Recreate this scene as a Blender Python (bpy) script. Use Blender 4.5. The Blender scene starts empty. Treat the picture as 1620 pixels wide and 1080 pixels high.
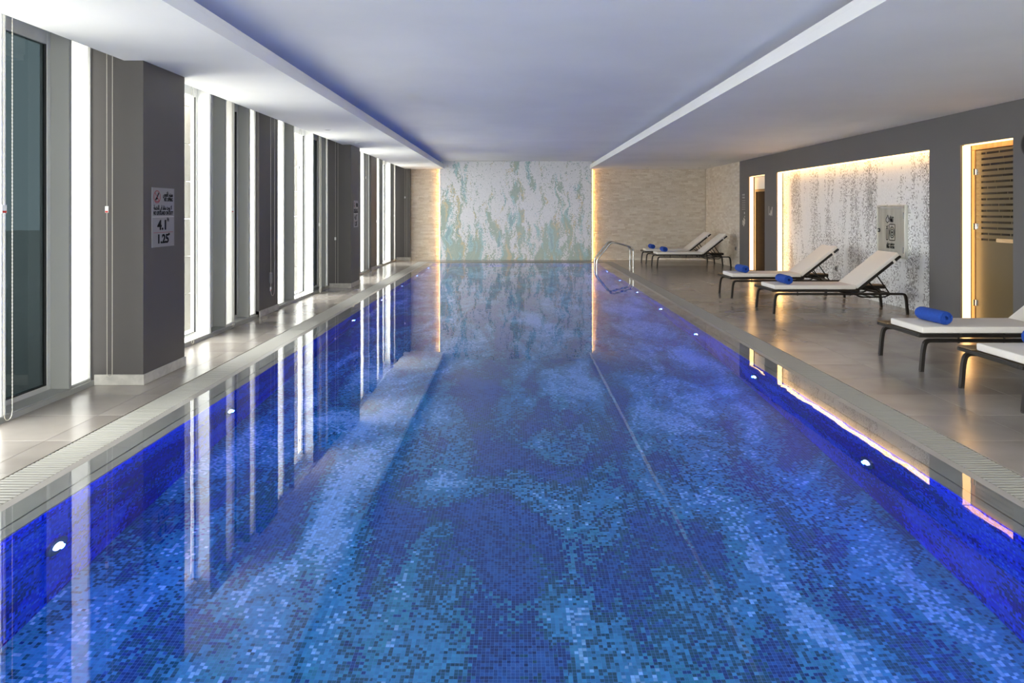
import bpy, bmesh, math, random
from mathutils import Vector, Matrix
random.seed(7)
PI = math.pi
scene = bpy.context.scene
C = scene.collection

# ------------------------------------------------------------------ camera, world, exposure
F_PX, CAM_H = 1180.0, 1.475
cam_d = bpy.data.cameras.new('camera')
cam_d.sensor_fit = 'HORIZONTAL'
cam_d.sensor_width = 36.0
cam_d.lens = F_PX / 1620 * 36.0
cam_d.shift_x = -(815 - 810) / 1620.0
cam_d.shift_y = -(540 - 334) / 1620.0
cam_d.clip_start, cam_d.clip_end = 0.05, 400
cam = bpy.data.objects.new('camera', cam_d)
cam.location = (0, 0, CAM_H)
cam.rotation_euler = (PI / 2, 0, 0)
C.objects.link(cam)
scene.camera = cam

vs = scene.view_settings
vs.view_transform = 'Standard'
vs.look = 'None'
vs.gamma = 1.0
vs.use_curve_mapping = False
vs.exposure = 1.1
cy = scene.cycles
cy.use_denoising = True
cy.max_bounces = 12
cy.diffuse_bounces = 5
cy.glossy_bounces = 4
cy.transmission_bounces = 8
cy.transparent_max_bounces = 12
cy.sample_clamp_indirect = 6.0
cy.caustics_reflective = True
cy.caustics_refractive = True

SKY = 7.2
EDGE_GLOW = 26.0
world = bpy.data.worlds.new('overcast_sky')
scene.world = world
world.use_nodes = True
wn = world.node_tree.nodes
wl = world.node_tree.links
wn.clear()
w_out = wn.new('ShaderNodeOutputWorld')
w_bg = wn.new('ShaderNodeBackground')
w_bg.inputs['Color'].default_value = (1.0, 0.985, 0.95, 1)
w_bg.inputs['Strength'].default_value = SKY
wl.new(w_bg.outputs[0], w_out.inputs[0])

def portal(y0, y1, z0=0.05, z1=2.8, x=-3.9):
    """marks a window opening so that the renderer samples the sky through it"""
    d = bpy.data.lights.new('sky_portal', 'AREA')
    d.shape = 'RECTANGLE'
    d.size, d.size_y = (y1 - y0), (z1 - z0)
    d.cycles.is_portal = True
    o = bpy.data.objects.new('sky_portal', d)
    o.matrix_world = Matrix(((0, 0, -1, x), (1, 0, 0, (y0 + y1) / 2), (0, 1, 0, (z0 + z1) / 2), (0, 0, 0, 1)))
    C.objects.link(o)

# ------------------------------------------------------------------ material helpers
def mat(name, color, rough=0.5, metal=0.0, **kw):
    m = bpy.data.materials.new(name)
    m.use_nodes = True
    b = m.node_tree.nodes['Principled BSDF']
    b.inputs['Base Color'].default_value = (*color, 1)
    b.inputs['Roughness'].default_value = rough
    b.inputs['Metallic'].default_value = metal
    for k, v in kw.items():
        b.inputs[k.replace('_', ' ')].default_value = v
    return m

def emit(name, color, strength):
    m = bpy.data.materials.new(name)
    m.use_nodes = True
    nt = m.node_tree
    nt.nodes.clear()
    o = nt.nodes.new('ShaderNodeOutputMaterial')
    e = nt.nodes.new('ShaderNodeEmission')
    e.inputs[0].default_value = (*color, 1)
    e.inputs[1].default_value = strength
    nt.links.new(e.outputs[0], o.inputs[0])
    return m

class NT:
    """short-hand for building node graphs"""
    def __init__(s, m):
        s.t = m.node_tree
        s.b = s.t.nodes.get('Principled BSDF')
    def n(s, typ, **kw):
        x = s.t.nodes.new(typ)
        for k, v in kw.items():
            setattr(x, k, v)
        return x
    def l(s, a, b):
        s.t.links.new(a, b)
    def put(s, sock, v):
        if isinstance(v, bpy.types.NodeSocket):
            s.l(v, sock)
        else:
            sock.default_value = v
    def math(s, op, a, b=0.0, c=0.0):
        x = s.n('ShaderNodeMath', operation=op)
        for i, v in enumerate((a, b, c)):
            s.put(x.inputs[i], v)
        return x.outputs[0]
    def comb(s, a, b, c=0.0):
        x = s.n('ShaderNodeCombineXYZ')
        for i, v in enumerate((a, b, c)):
            s.put(x.inputs[i], v)
        return x.outputs[0]
    def noise(s, vec, scale, detail=4.0, rough=0.55, dist=0.0):
        x = s.n('ShaderNodeTexNoise')
        s.l(vec, x.inputs['Vector'])
        x.inputs['Scale'].default_value = scale
        x.inputs['Detail'].default_value = detail
        x.inputs['Roughness'].default_value = rough
        x.inputs['Distortion'].default_value = dist
        return x.outputs['Fac']
    def ramp(s, fac, stops, interp='LINEAR'):
        x = s.n('ShaderNodeValToRGB')
        cr = x.color_ramp
        cr.interpolation = interp
        while len(cr.elements) > 1:
            cr.elements.remove(cr.elements[-1])
        for i, (p, c) in enumerate(stops):
            e = cr.elements[0] if i == 0 else cr.elements.new(p)
            e.position = p
            e.color = (*c, 1) if len(c) == 3 else c
        s.l(fac, x.inputs[0])
        return x.outputs[0]
    def mix(s, fac, a, b, typ='MIX'):
        x = s.n('ShaderNodeMix', data_type='RGBA', blend_type=typ)
        s.put(x.inputs[0], fac)
        s.put(x.inputs[6], a if isinstance(a, bpy.types.NodeSocket) else (*a, 1))
        s.put(x.inputs[7], b if isinstance(b, bpy.types.NodeSocket) else (*b, 1))
        return x.outputs[2]
    def pos(s):
        g = s.n('ShaderNodeNewGeometry')
        sp = s.n('ShaderNodeSeparateXYZ')
        s.l(g.outputs['Position'], sp.inputs[0])
        return g.outputs['Position'], sp.outputs[0], sp.outputs[1], sp.outputs[2]
    def bump(s, h, strength, dist):
        x = s.n('ShaderNodeBump')
        x.inputs['Strength'].default_value = strength
        x.inputs['Distance'].default_value = dist
        s.l(h, x.inputs['Height'])
        s.l(x.outputs[0], s.b.inputs['Normal'])

def cells(g, u, v, size):
    cu = g.math('FLOOR', g.math('DIVIDE', u, size))
    cv = g.math('FLOOR', g.math('DIVIDE', v, size))
    fu = g.math('FRACT', g.math('DIVIDE', u, size))
    fv = g.math('FRACT', g.math('DIVIDE', v, size))
    w = g.n('ShaderNodeTexWhiteNoise', noise_dimensions='2D')
    g.l(g.comb(cu, cv), w.inputs['Vector'])
    grout = g.math('MAXIMUM', g.math('LESS_THAN', fu, 0.07), g.math('LESS_THAN', fv, 0.07))
    return cu, cv, w.outputs['Value'], w.outputs['Color'], grout

def pool_mosaic(name, axes, sx, sy, seed, cobalt=False):
    """glass mosaic of 20 mm tiles in drifting patches of blue; every tile has one colour"""
    m = mat(name, (0.1, 0.3, 0.6), 0.25)
    g = NT(m)
    P = g.pos()
    u, v = P[1 + axes[0]], P[1 + axes[1]]
    cu, cv, w, wc, grout = cells(g, u, v, 0.02)
    base = g.comb(g.math('MULTIPLY', cu, 0.02 * sx), g.math('MULTIPLY', cv, 0.02 * sy), seed)
    f1 = g.noise(base, 1.0, 5.0, 0.62, 0.7)
    f1 = g.math('ADD', 0.5, g.math('MULTIPLY', g.math('SUBTRACT', f1, 0.5), 1.25))
    base2 = g.comb(g.math('MULTIPLY', cu, 0.02 * sx * 2), g.math('MULTIPLY', cv, 0.02 * sy * 2), seed + 9.0)
    f2 = g.noise(base2, 1.0, 3.0, 0.5, 0.4)
    if not cobalt:
        # the design gathers its dark tiles along a winding band near the middle of the floor
        bend = g.math('MULTIPLY', g.math('SINE', g.math('MULTIPLY', v, 1.15)), 0.22)
        du = g.math('ADD', g.math('ADD', u, 0.22), bend)
        band = g.math('EXPONENT', g.math('MULTIPLY', g.math('MULTIPLY', du, du), -7.0))
        f1 = g.math('ADD', f1, g.math('SUBTRACT', g.math('MULTIPLY', band, 0.13), 0.02))
    val = g.math('ADD', f1, g.math('MULTIPLY', g.math('SUBTRACT', w, 0.5), 0.17))
    navy, teal = (0.006, 0.040, 0.155), (0.007, 0.078, 0.125)
    g.b.inputs['Specular IOR Level'].default_value = 0.12
    deep = g.mix(g.math('GREATER_THAN', g.math('ADD', f2, g.math('MULTIPLY', g.math('SUBTRACT', w, 0.5), 0.25)), 0.5), navy, teal)
    mid = g.mix(g.math('GREATER_THAN', f2, 0.46), (0.022, 0.200, 0.30), (0.030, 0.210, 0.37))
    light, accent, joint = (0.18, 0.40, 0.62), (0.014, 0.085, 0.26), (0.07, 0.20, 0.44)
    if cobalt:
        deep = g.mix(g.math('GREATER_THAN', f2, 0.52), (0.005, 0.012, 0.28), (0.007, 0.040, 0.24))
        mid = g.mix(g.math('GREATER_THAN', f2, 0.46), (0.010, 0.045, 0.85), (0.014, 0.080, 0.80))
        light, accent, joint = (0.03, 0.12, 0.85), (0.006, 0.02, 0.55), (0.02, 0.05, 0.60)
    col = g.mix(g.math('GREATER_THAN', val, 0.515), mid, deep)
    col = g.mix(g.math('LESS_THAN', val, 0.375), col, light)
    col = g.mix(g.math('GREATER_THAN', val, 0.64), col, accent)
    # small difference from tile to tile
    wsep = g.n('ShaderNodeSeparateColor')
    g.l(wc, wsep.inputs[0])
    hsv = g.n('ShaderNodeHueSaturation')
    g.l(col, hsv.inputs['Color'])
    g.l(g.math('ADD', 0.72, g.math('MULTIPLY', wsep.outputs[1], 0.52)), hsv.inputs['Value'])
    col = g.mix(grout, hsv.outputs[0], joint)
    g.l(col, g.b.inputs['Base Color'])
    g.bump(g.math('SUBTRACT', 1.0, grout), 0.35, 0.002)
    return m

def feature_mosaic(name, axes, grey):
    m = mat(name, (0.6, 0.6, 0.6), 0.28)
    g = NT(m)
    P = g.pos()
    u, v = P[1 + axes[0]], P[1 + axes[1]]
    cu, cv, w, wc, grout = cells(g, u, v, 0.02)
    U, V = g.math('MULTIPLY', cu, 0.02), g.math('MULTIPLY', cv, 0.02)
    if grey:
        f1 = g.noise(g.comb(g.math('MULTIPLY', U, 2.9), g.math('MULTIPLY', V, 0.55), 3.3), 1.0, 5.0, 0.66, 0.5)
        val = g.math('ADD', f1, g.math('MULTIPLY', g.math('SUBTRACT', w, 0.5), 0.26))
        sep = g.n('ShaderNodeSeparateColor')
        g.l(wc, sep.inputs[0])
        dark = g.mix(g.math('GREATER_THAN', sep.outputs[1], 0.80), (0.40, 0.40, 0.405), (0.13, 0.13, 0.135))
        white = g.mix(sep.outputs[2], (0.74, 0.75, 0.76), (0.84, 0.85, 0.86))
        val = g.math('ADD', val, g.math('MULTIPLY', g.math('SUBTRACT', 1.3, V), 0.022))
        col = g.mix(g.math('GREATER_THAN', val, 0.556), white, dark)
    else:
        low = g.math('MULTIPLY', g.math('SUBTRACT', 1.9, V), 0.055)
        # warp sideways with height so that streaks lean and fork
        warp = g.math('MULTIPLY', g.math('SUBTRACT', g.noise(g.comb(g.math('MULTIPLY', U, 1.2), g.math('MULTIPLY', V, 1.3), 8.0), 1.0, 2.0), 0.5), 0.55)
        U2 = g.math('ADD', U, warp)
        f1 = g.noise(g.comb(g.math('MULTIPLY', U2, 4.3), g.math('MULTIPLY', V, 1.05), 1.7), 1.0, 5.0, 0.6, 0.5)
        val = g.math('ADD', g.math('ADD', f1, low), g.math('MULTIPLY', g.math('SUBTRACT', w, 0.5), 0.11))
        f2 = g.noise(g.comb(g.math('MULTIPLY', U2, 4.2), g.math('MULTIPLY', V, 0.9), 14.0), 1.0, 3.0, 0.5, 0.6)
        f2 = g.math('ADD', f2, g.math('MULTIPLY', g.math('SUBTRACT', w, 0.5), 0.05))
        hue = g.ramp(f2, [(0.0, (0.16, 0.29, 0.33)), (0.37, (0.27, 0.44, 0.46)), (0.445, (0.24, 0.32, 0.27)),
                          (0.52, (0.29, 0.35, 0.29)), (0.575, (0.46, 0.39, 0.22)), (0.65, (0.20, 0.28, 0.27))], 'CONSTANT')
        sep = g.n('ShaderNodeSeparateColor')
        g.l(wc, sep.inputs[0])
        white = g.mix(sep.outputs[2], (0.59, 0.59, 0.615), (0.69, 0.69, 0.71))
        col = g.mix(g.math('GREATER_THAN', val, 0.535), white, hue)
        col = g.mix(g.math('GREATER_THAN', sep.outputs[1], 0.975), col, (0.22, 0.29, 0.27))
    col = g.mix(grout, col, (0.62, 0.62, 0.62))
    g.l(col, g.b.inputs['Base Color'])
    g.bump(g.math('SUBTRACT', 1.0, grout), 0.25, 0.001)
    return m

def cloudy(name, a, b, scale=1.2, rough=(0.3, 0.45), spec=0.5):
    """porcelain / stone with soft clouds; each object shifts the pattern"""
    m = mat(name, a, rough[0])
    g = NT(m)
    P = g.pos()
    oi = g.n('ShaderNodeObjectInfo')
    off = g.math('MULTIPLY', oi.outputs['Random'], 40.0)
    vec = g.comb(g.math('ADD', P[1], off), P[2], P[3])
    f = g.noise(vec, scale, 4.0, 0.5, 0.2)
    f = g.math('ADD', f, g.math('MULTIPLY', g.math('SUBTRACT', oi.outputs['Random'], 0.5), 0.12))
    g.l(g.ramp(f, [(0.3, a), (0.7, b)]), g.b.inputs['Base Color'])
    r = g.n('ShaderNodeMapRange')
    g.l(f, r.inputs[0])
    r.inputs[1].default_value, r.inputs[2].default_value = 0.3, 0.7
    r.inputs[3].default_value, r.inputs[4].default_value = rough
    g.l(r.outputs[0], g.b.inputs['Roughness'])
    g.b.inputs['Specular IOR Level'].default_value = spec
    return m

def painted(name, color, rough=0.6, bump=0.0):
    m = mat(name, color, rough)
    g = NT(m)
    P = g.pos()
    f = g.noise(P[0], 0.8, 4.0)
    g.l(g.ramp(f, [(0.3, tuple(c * 0.96 for c in color)), (0.7, tuple(min(1, c * 1.03) for c in color))]), g.b.inputs['Base Color'])
    if bump:
        g.bump(g.noise(P[0], 220.0, 2.0), bump, 0.0006)
    return m

def fabric(name, color, scale, bump, rough=0.9, var=(0.72, 1.15)):
    m = mat(name, color, rough)
    g = NT(m)
    tc = g.n('ShaderNodeTexCoord')
    f = g.noise(tc.outputs['Object'], scale, 3.0, 0.6)
    g.l(g.ramp(f, [(0.3, tuple(c * var[0] for c in color)), (0.7, tuple(min(1, c * var[1]) for c in color))]), g.b.inputs['Base Color'])
    g.bump(f, bump, 0.004)
    return m

def wood(name, a, b, axis_scale=(2, 2, 14), rough=0.4):
    m = mat(name, a, rough)
    g = NT(m)
    P = g.pos()
    vec = g.comb(g.math('MULTIPLY', P[1], axis_scale[0]), g.math('MULTIPLY', P[2], axis_scale[1]), g.math('MULTIPLY', P[3], axis_scale[2]))
    g.l(g.ramp(g.noise(vec, 1.5, 5.0, 0.6, 1.2), [(0.3, a), (0.7, b)]), g.b.inputs['Base Color'])
    return m

def clear_glass(name, tint, gloss=0.12):
    """thin pane: straight-through with a reflective coat"""
    m = bpy.data.materials.new(name)
    m.use_nodes = True
    nt = m.node_tree
    nt.nodes.clear()
    o = nt.nodes.new('ShaderNodeOutputMaterial')
    t = nt.nodes.new('ShaderNodeBsdfTransparent')
    t.inputs[0].default_value = (*tint, 1)
    gl = nt.nodes.new('ShaderNodeBsdfGlossy')
    gl.inputs['Roughness'].default_value = 0.02
    lw = nt.nodes.new('ShaderNodeLayerWeight')
    lw.inputs[0].default_value = 0.5
    pw = nt.nodes.new('ShaderNodeMath')
    pw.operation = 'POWER'
    pw.inputs[1].default_value = 5.0
    ma = nt.nodes.new('ShaderNodeMath')
    ma.operation = 'MULTIPLY_ADD'
    ma.inputs[1].default_value, ma.inputs[2].default_value = 0.9, 0.04
    nt.links.new(lw.outputs['Facing'], pw.inputs[0])
    nt.links.new(pw.outputs[0], ma.inputs[0])
    mx = nt.nodes.new('ShaderNodeMixShader')
    nt.links.new(ma.outputs[0], mx.inputs[0])
    nt.links.new(t.outputs[0], mx.inputs[1])
    nt.links.new(gl.outputs[0], mx.inputs[2])
    nt.links.new(mx.outputs[0], o.inputs[0])
    return m

M = {}
M['ceiling'] = painted('white_ceiling_paint', (0.87, 0.865, 0.855), 0.7)
M['grey_wall'] = painted('grey_wall_paint', (0.118, 0.112, 0.111), 0.55, 0.1)
M['pillar'] = painted('taupe_pillar_paint', (0.075, 0.068, 0.066), 0.5)
M['deck'] = cloudy('porcelain_deck_tile', (0.225, 0.198, 0.176), (0.32, 0.288, 0.26), 1.6, (0.20, 0.225), 0.6)
M['grout'] = mat('deck_grout', (0.20, 0.19, 0.18), 0.9)
M['lip'] = cloudy('grey_stone_coping', (0.26, 0.242, 0.225), (0.33, 0.31, 0.29), 2.0, (0.3, 0.36))
M['skirt'] = cloudy('stone_skirting', (0.36, 0.34, 0.31), (0.5, 0.48, 0.44), 14.0, (0.5, 0.6))
M['grate'] = mat('grey_plastic_grating', (0.285, 0.275, 0.25), 0.5)
M['channel'] = mat('dark_gutter', (0.05, 0.05, 0.05), 0.8)
M['alu'] = mat('painted_aluminium', (0.29, 0.292, 0.275), 0.42, 0.0)
M['alu_frame'] = mat('anodised_window_frame', (0.55, 0.55, 0.53), 0.35, 0.3)
M['gasket'] = mat('black_gasket', (0.015, 0.015, 0.015), 0.6)
M['white_jamb'] = mat('white_jamb_paint', (0.82, 0.82, 0.80), 0.5)
M['clear'] = clear_glass('clear_window_glass', (0.93, 0.95, 0.94))
def opal_glass(name, tint):
    m = bpy.data.materials.new(name)
    m.use_nodes = True
    nt = m.node_tree
    nt.nodes.clear()
    o = nt.nodes.new('ShaderNodeOutputMaterial')
    t = nt.nodes.new('ShaderNodeBsdfTranslucent')
    t.inputs[0].default_value = (*tint, 1)
    gl = nt.nodes.new('ShaderNodeBsdfGlossy')
    gl.inputs['Roughness'].default_value = 0.05
    mx = nt.nodes.new('ShaderNodeMixShader')
    mx.inputs[0].default_value = 0.04
    nt.links.new(t.outputs[0], mx.inputs[1])
    nt.links.new(gl.outputs[0], mx.inputs[2])
    nt.links.new(mx.outputs[0], o.inputs[0])
    return m
M['opal'] = opal_glass('white_opal_window_glass', (0.37, 0.38, 0.37))
M['tinted'] = clear_glass('dark_tinted_window_glass', (0.078, 0.096, 0.102))
M['stone_out'] = cloudy('sunlit_facade_stone', (0.30, 0.25, 0.20), (0.40, 0.35, 0.29), 3.0, (0.8, 0.9))
M['terrace'] = cloudy('pale_terrace_paving', (0.5, 0.49, 0.46), (0.6, 0.59, 0.56), 1.0, (0.8, 0.9))
M['far_mosaic'] = feature_mosaic('white_teal_ochre_mosaic', (0, 2), False)
M['niche_mosaic'] = feature_mosaic('white_grey_mosaic', (1, 2), True)
M['pool_floor'] = pool_mosaic('blue_pool_floor_mosaic', (0, 1), 1.9, 0.72, 2.0)
M['pool_side'] = pool_mosaic('blue_pool_side_mosaic', (1, 2), 0.75, 2.4, 5.0, True)
M['pool_end'] = pool_mosaic('blue_pool_end_mosaic', (0, 2), 0.9, 2.0, 7.0, True)
M['steel'] = mat('polished_steel', (0.42, 0.41, 0.40), 0.16, 1.0)
M['chrome'] = mat('chrome', (0.8, 0.8, 0.8), 0.1, 1.0)
M['black'] = mat('black_plastic', (0.012, 0.012, 0.012), 0.35)
M['bronze'] = mat('dark_bronze_metal', (0.014, 0.011, 0.009), 0.4, 0.0, Specular_IOR_Level=0.3)
M['woven'] = fabric('brown_woven_band', (0.20, 0.135, 0.07), 120.0, 0.8, 0.7)
M['cushion'] = fabric('off_white_cushion_fabric', (0.70, 0.66, 0.61), 260.0, 0.08, 0.9, (0.95, 1.04))
M['towel'] = fabric('royal_blue_terry', (0.010, 0.062, 0.36), 130.0, 1.0, 0.95)
M['white_plastic'] = mat('white_plastic', (0.82, 0.82, 0.80), 0.4)
M['red'] = mat('red_print', (0.55, 0.03, 0.02), 0.5)
M['cord'] = mat('ivory_bead_chain', (0.50, 0.47, 0.41), 0.45)
M['sign'] = mat('pale_grey_sign_plate', (0.20, 0.195, 0.21), 0.4)
M['ink'] = mat('black_ink', (0.006, 0.006, 0.008), 0.8, 0.0, Specular_IOR_Level=0.1)
M['sign_red'] = mat('dark_red_ink', (0.22, 0.01, 0.02), 0.5)
M['silver'] = mat('brushed_silver_mark', (0.75, 0.75, 0.75), 0.3, 0.8)
M['dark_wood'] = wood('dark_wenge_wood', (0.016, 0.008, 0.004), (0.030, 0.015, 0.008), (2, 2, 26), 0.75)
M['dark_wood'].node_tree.nodes['Principled BSDF'].inputs['Specular IOR Level'].default_value = 0.15
M['sauna_wood'] = wood('honey_pine_wood', (0.46, 0.20, 0.055), (0.62, 0.32, 0.11), (10, 10, 1.2))
M['pale_wood'] = wood('pale_pine_wood', (0.62, 0.42, 0.22), (0.72, 0.52, 0.30), (10, 1.5, 10))
M['bronze_glass'] = mat('frosted_bronze_glass', (0.115, 0.085, 0.036), 0.3)
M['clear_stripe'] = mat('dark_clear_glass_stripe', (0.016, 0.010, 0.004), 0.08)
M['panel_white'] = mat('white_overpanel', (0.75, 0.75, 0.73), 0.5)
M['led'] = emit('warm_led_strip', (1.0, 0.56, 0.20), 2.8)
M['led_blue'] = emit('blue_led_strip', (0.02, 0.14, 1.0), 1.7)
M['led_blue_dim'] = emit('dim_blue_led_strip', (0.02, 0.14, 1.0), 0.7)
M['pool_lens'] = emit('pool_light_lens', (0.35, 0.45, 1.0), 9.0)
M['led_housing'] = mat('led_channel', (0.6, 0.58, 0.54), 0.5)

def brushed():
    m = mat('brushed_stainless_door', (0.60, 0.60, 0.55), 0.3, 1.0)
    g = NT(m)
    P = g.pos()
    f = g.noise(g.comb(0.0, g.math('MULTIPLY', P[2], 9.0), g.math('MULTIPLY', P[3], 1.2)), 1.0, 4.0)
    g.l(g.ramp(f, [(0.3, (0.50, 0.50, 0.45)), (0.7, (0.68, 0.68, 0.63))]), g.b.inputs['Base Color'])
    g.l(g.math('ADD', 0.22, g.math('MULTIPLY', f, 0.2)), g.b.inputs['Roughness'])
    return m
M['brushed'] = brushed()

def stone_mat():
    m = mat('split_face_travertine', (0.5, 0.43, 0.33), 0.85)
    g = NT(m)
    a = g.n('ShaderNodeAttribute', attribute_name='tint')
    P = g.pos()
    f = g.noise(P[0], 38.0, 4.0, 0.65)
    col = g.mix(a.outputs['Fac'], (0.65, 0.56, 0.45), (0.80, 0.73, 0.63))
    col = g.mix(g.math('MULTIPLY', g.math('GREATER_THAN', f, 0.62), 0.35), col, (0.30, 0.22, 0.14))
    g.l(col, g.b.inputs['Base Color'])
    g.bump(f, 1.0, 0.03)
    return m
M['stone'] = stone_mat()

def water_mat():
    m = mat('pool_water', (0.90, 0.97, 1.0), 0.0)
    g = NT(m)
    g.b.inputs['Transmission Weight'].default_value = 1.0
    g.b.inputs['IOR'].default_value = 1.333
    P = g.pos()
    f = g.noise(g.comb(g.math('MULTIPLY', P[1], 1.0), g.math('MULTIPLY', P[2], 1.0), 0.0), 2.2, 2.0, 0.45, 0.3)
    far = g.n('ShaderNodeMapRange')
    g.l(P[2], far.inputs[0])
    far.inputs[1].default_value, far.inputs[2].default_value = 3.0, 12.0
    far.inputs[3].default_value, far.inputs[4].default_value = 0.35, 1.0
    g.bump(g.math('MULTIPLY', f, far.outputs[0]), 1.0, 0.0011)
    return m
M['water'] = water_mat()

# ------------------------------------------------------------------ object helpers
def link(name, me, m=None, parent=None, kind=None, label=None, cat=None, group=None):
    o = bpy.data.objects.new(name, me)
    C.objects.link(o)
    if m is not None and me is not None and not me.materials:
        me.materials.append(m)
    if parent is not None:
        o.parent = parent
    tag(o, label, cat, group, kind)
    return o

def tag(o, label=None, cat=None, group=None, kind=None):
    for k, v in (('label', label), ('category', cat), ('group', group), ('kind', kind)):
        if v:
            o[k] = v
    return o

def thing(name, label, cat, loc=(0, 0, 0), rz=0.0, group=None):
    o = bpy.data.objects.new(name, None)
    C.objects.link(o)
    o.location = loc
    o.rotation_euler = (0, 0, rz)
    o.empty_display_size = 0.1
    return tag(o, label, cat, group)

def struct(name, label=None, loc=(0, 0, 0)):
    o = bpy.data.objects.new(name, None)
    C.objects.link(o)
    o.location = loc
    return tag(o, label, None, None, 'structure')

class MB:
    def __init__(s):
        s.bm = bmesh.new()
    def box(s, x0, x1, y0, y1, z0, z1, bevel=0.0, mtx=None, seg=1):
        r = bmesh.ops.create_cube(s.bm, size=1.0)
        vs_ = r['verts']
        T = Matrix.Translation(((x0 + x1) / 2, (y0 + y1) / 2, (z0 + z1) / 2)) @ Matrix.Diagonal((abs(x1 - x0), abs(y1 - y0), abs(z1 - z0), 1))
        bmesh.ops.transform(s.bm, matrix=T, verts=vs_)
        if bevel:
            es = list({e for v in vs_ for e in v.link_edges})
            rb = bmesh.ops.bevel(s.bm, geom=es, offset=bevel, segments=seg, affect='EDGES', profile=0.6)
            vs_ = list({v for f in rb['faces'] for v in f.verts} | {v for v in vs_ if v.is_valid})
        if mtx is not None:
            bmesh.ops.transform(s.bm, matrix=mtx, verts=[v for v in vs_ if v.is_valid])
        return s
    def cyl(s, c, r, h, axis='Z', n=24, r2=None, mtx=None):
        rr = bmesh.ops.create_cone(s.bm, cap_ends=True, segments=n, radius1=r, radius2=r if r2 is None else r2, depth=h)
        R = {'Z': Matrix.Identity(4), 'X': Matrix.Rotation(PI / 2, 4, 'Y'), 'Y': Matrix.Rotation(-PI / 2, 4, 'X')}[axis]
        bmesh.ops.transform(s.bm, matrix=Matrix.Translation(c) @ R, verts=rr['verts'])
        return s
    def quad(s, pts):
        s.bm.faces.new([s.bm.verts.new(p) for p in pts])
        return s
    def sweep(s, pts, prof, closed=False, up=None):
        """sweep a 2D profile (list of (a,b)) along 3D points; frames by projected up vector"""
        pts = [Vector(p) for p in pts]
        n = len(pts)
        rings = []
        up = Vector(up) if up is not None else Vector((0, 0, 1))
        for i, p in enumerate(pts):
            a = pts[i - 1] if (i > 0 or closed) else p
            b = pts[(i + 1) % n] if (i < n - 1 or closed) else p
            t = (b - a).normalized()
            side = t.cross(up)
            if side.length < 1e-4:
                side = t.cross(Vector((0.0, 1, 0.001)))
            side.normalize()
            nn = side.cross(t).normalized()
            k = 1.0
            if 0 < i < n - 1 or closed:
                d1, d2 = (p - a).normalized(), (b - p).normalized()
                k = 1.0 / max(0.5, math.cos(d1.angle(d2, 0.0) / 2))
            rings.append([s.bm.verts.new(p + side * u + nn * v * k) for u, v in prof])
        m = len(prof)
        for i in range(n if closed else n - 1):
            r0, r1 = rings[i], rings[(i + 1) % n]
            for j in range(m):
                s.bm.faces.new((r0[j], r0[(j + 1) % m], r1[(j + 1) % m], r1[j]))
        if not closed:
            s.bm.faces.new(rings[0][::-1])
            s.bm.faces.new(rings[-1])
        return s
    def tube(s, pts, r, n=10, closed=False, up=None):
        return s.sweep(pts, [(r * math.cos(2 * PI * k / n), r * math.sin(2 * PI * k / n)) for k in range(n)], closed, up)
    def mesh(s, name, smooth=None):
        bmesh.ops.recalc_face_normals(s.bm, faces=s.bm.faces[:])
        me = bpy.data.meshes.new(name)
        s.bm.to_mesh(me)
        s.bm.free()
        if smooth is not None:
            for p in me.polygons:
                p.use_smooth = True
            me.set_sharp_from_angle(angle=math.radians(smooth))
        return me
    def build(s, name, m, parent=None, smooth=None, **kw):
        return link(name, s.mesh(name, smooth), m, parent, **kw)

def fillet(pts, r, n=6):
    """round the inner corners of a polyline"""
    pts = [Vector(p) for p in pts]
    out = [pts[0]]
    for i in range(1, len(pts) - 1):
        p, a, b = pts[i], pts[i - 1], pts[i + 1]
        d1, d2 = (a - p), (b - p)
        rr = min(r, d1.length * 0.49, d2.length * 0.49)
        p1, p2 = p + d1.normalized() * rr, p + d2.normalized() * rr
        for k in range(n + 1):
            t = k / n
            out.append((1 - t) ** 2 * p1 + 2 * t * (1 - t) * p + t * t * p2)
    out.append(pts[-1])
    return out

def copy_tree(o, parent=None):
    c = o.copy()
    C.objects.link(c)
    c.parent = parent
    for ch in o.children:
        copy_tree(ch, c)
    return c

def text_mesh(txt, size, bold=0.0, depth=0.001, align='CENTER', width=None):
    cu = bpy.data.curves.new('lettering', 'FONT')
    cu.body = txt
    cu.size = size
    cu.align_x = align
    cu.align_y = 'CENTER'
    cu.extrude = depth
    cu.offset = bold
    cu.resolution_u = 4
    o = bpy.data.objects.new('lettering_source', cu)
    C.objects.link(o)
    bpy.context.view_layer.update()
    dg = bpy.context.evaluated_depsgraph_get()
    me = bpy.data.meshes.new_from_object(o.evaluated_get(dg))
    bpy.data.objects.remove(o)
    bpy.data.curves.remove(cu)
    me.materials.clear()
    xs = [v.co.x for v in me.vertices]
    if width and xs and max(xs) > min(xs):
        me.transform(Matrix.Diagonal((width / (max(xs) - min(xs)), 1, 1, 1)))
    return me

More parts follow.
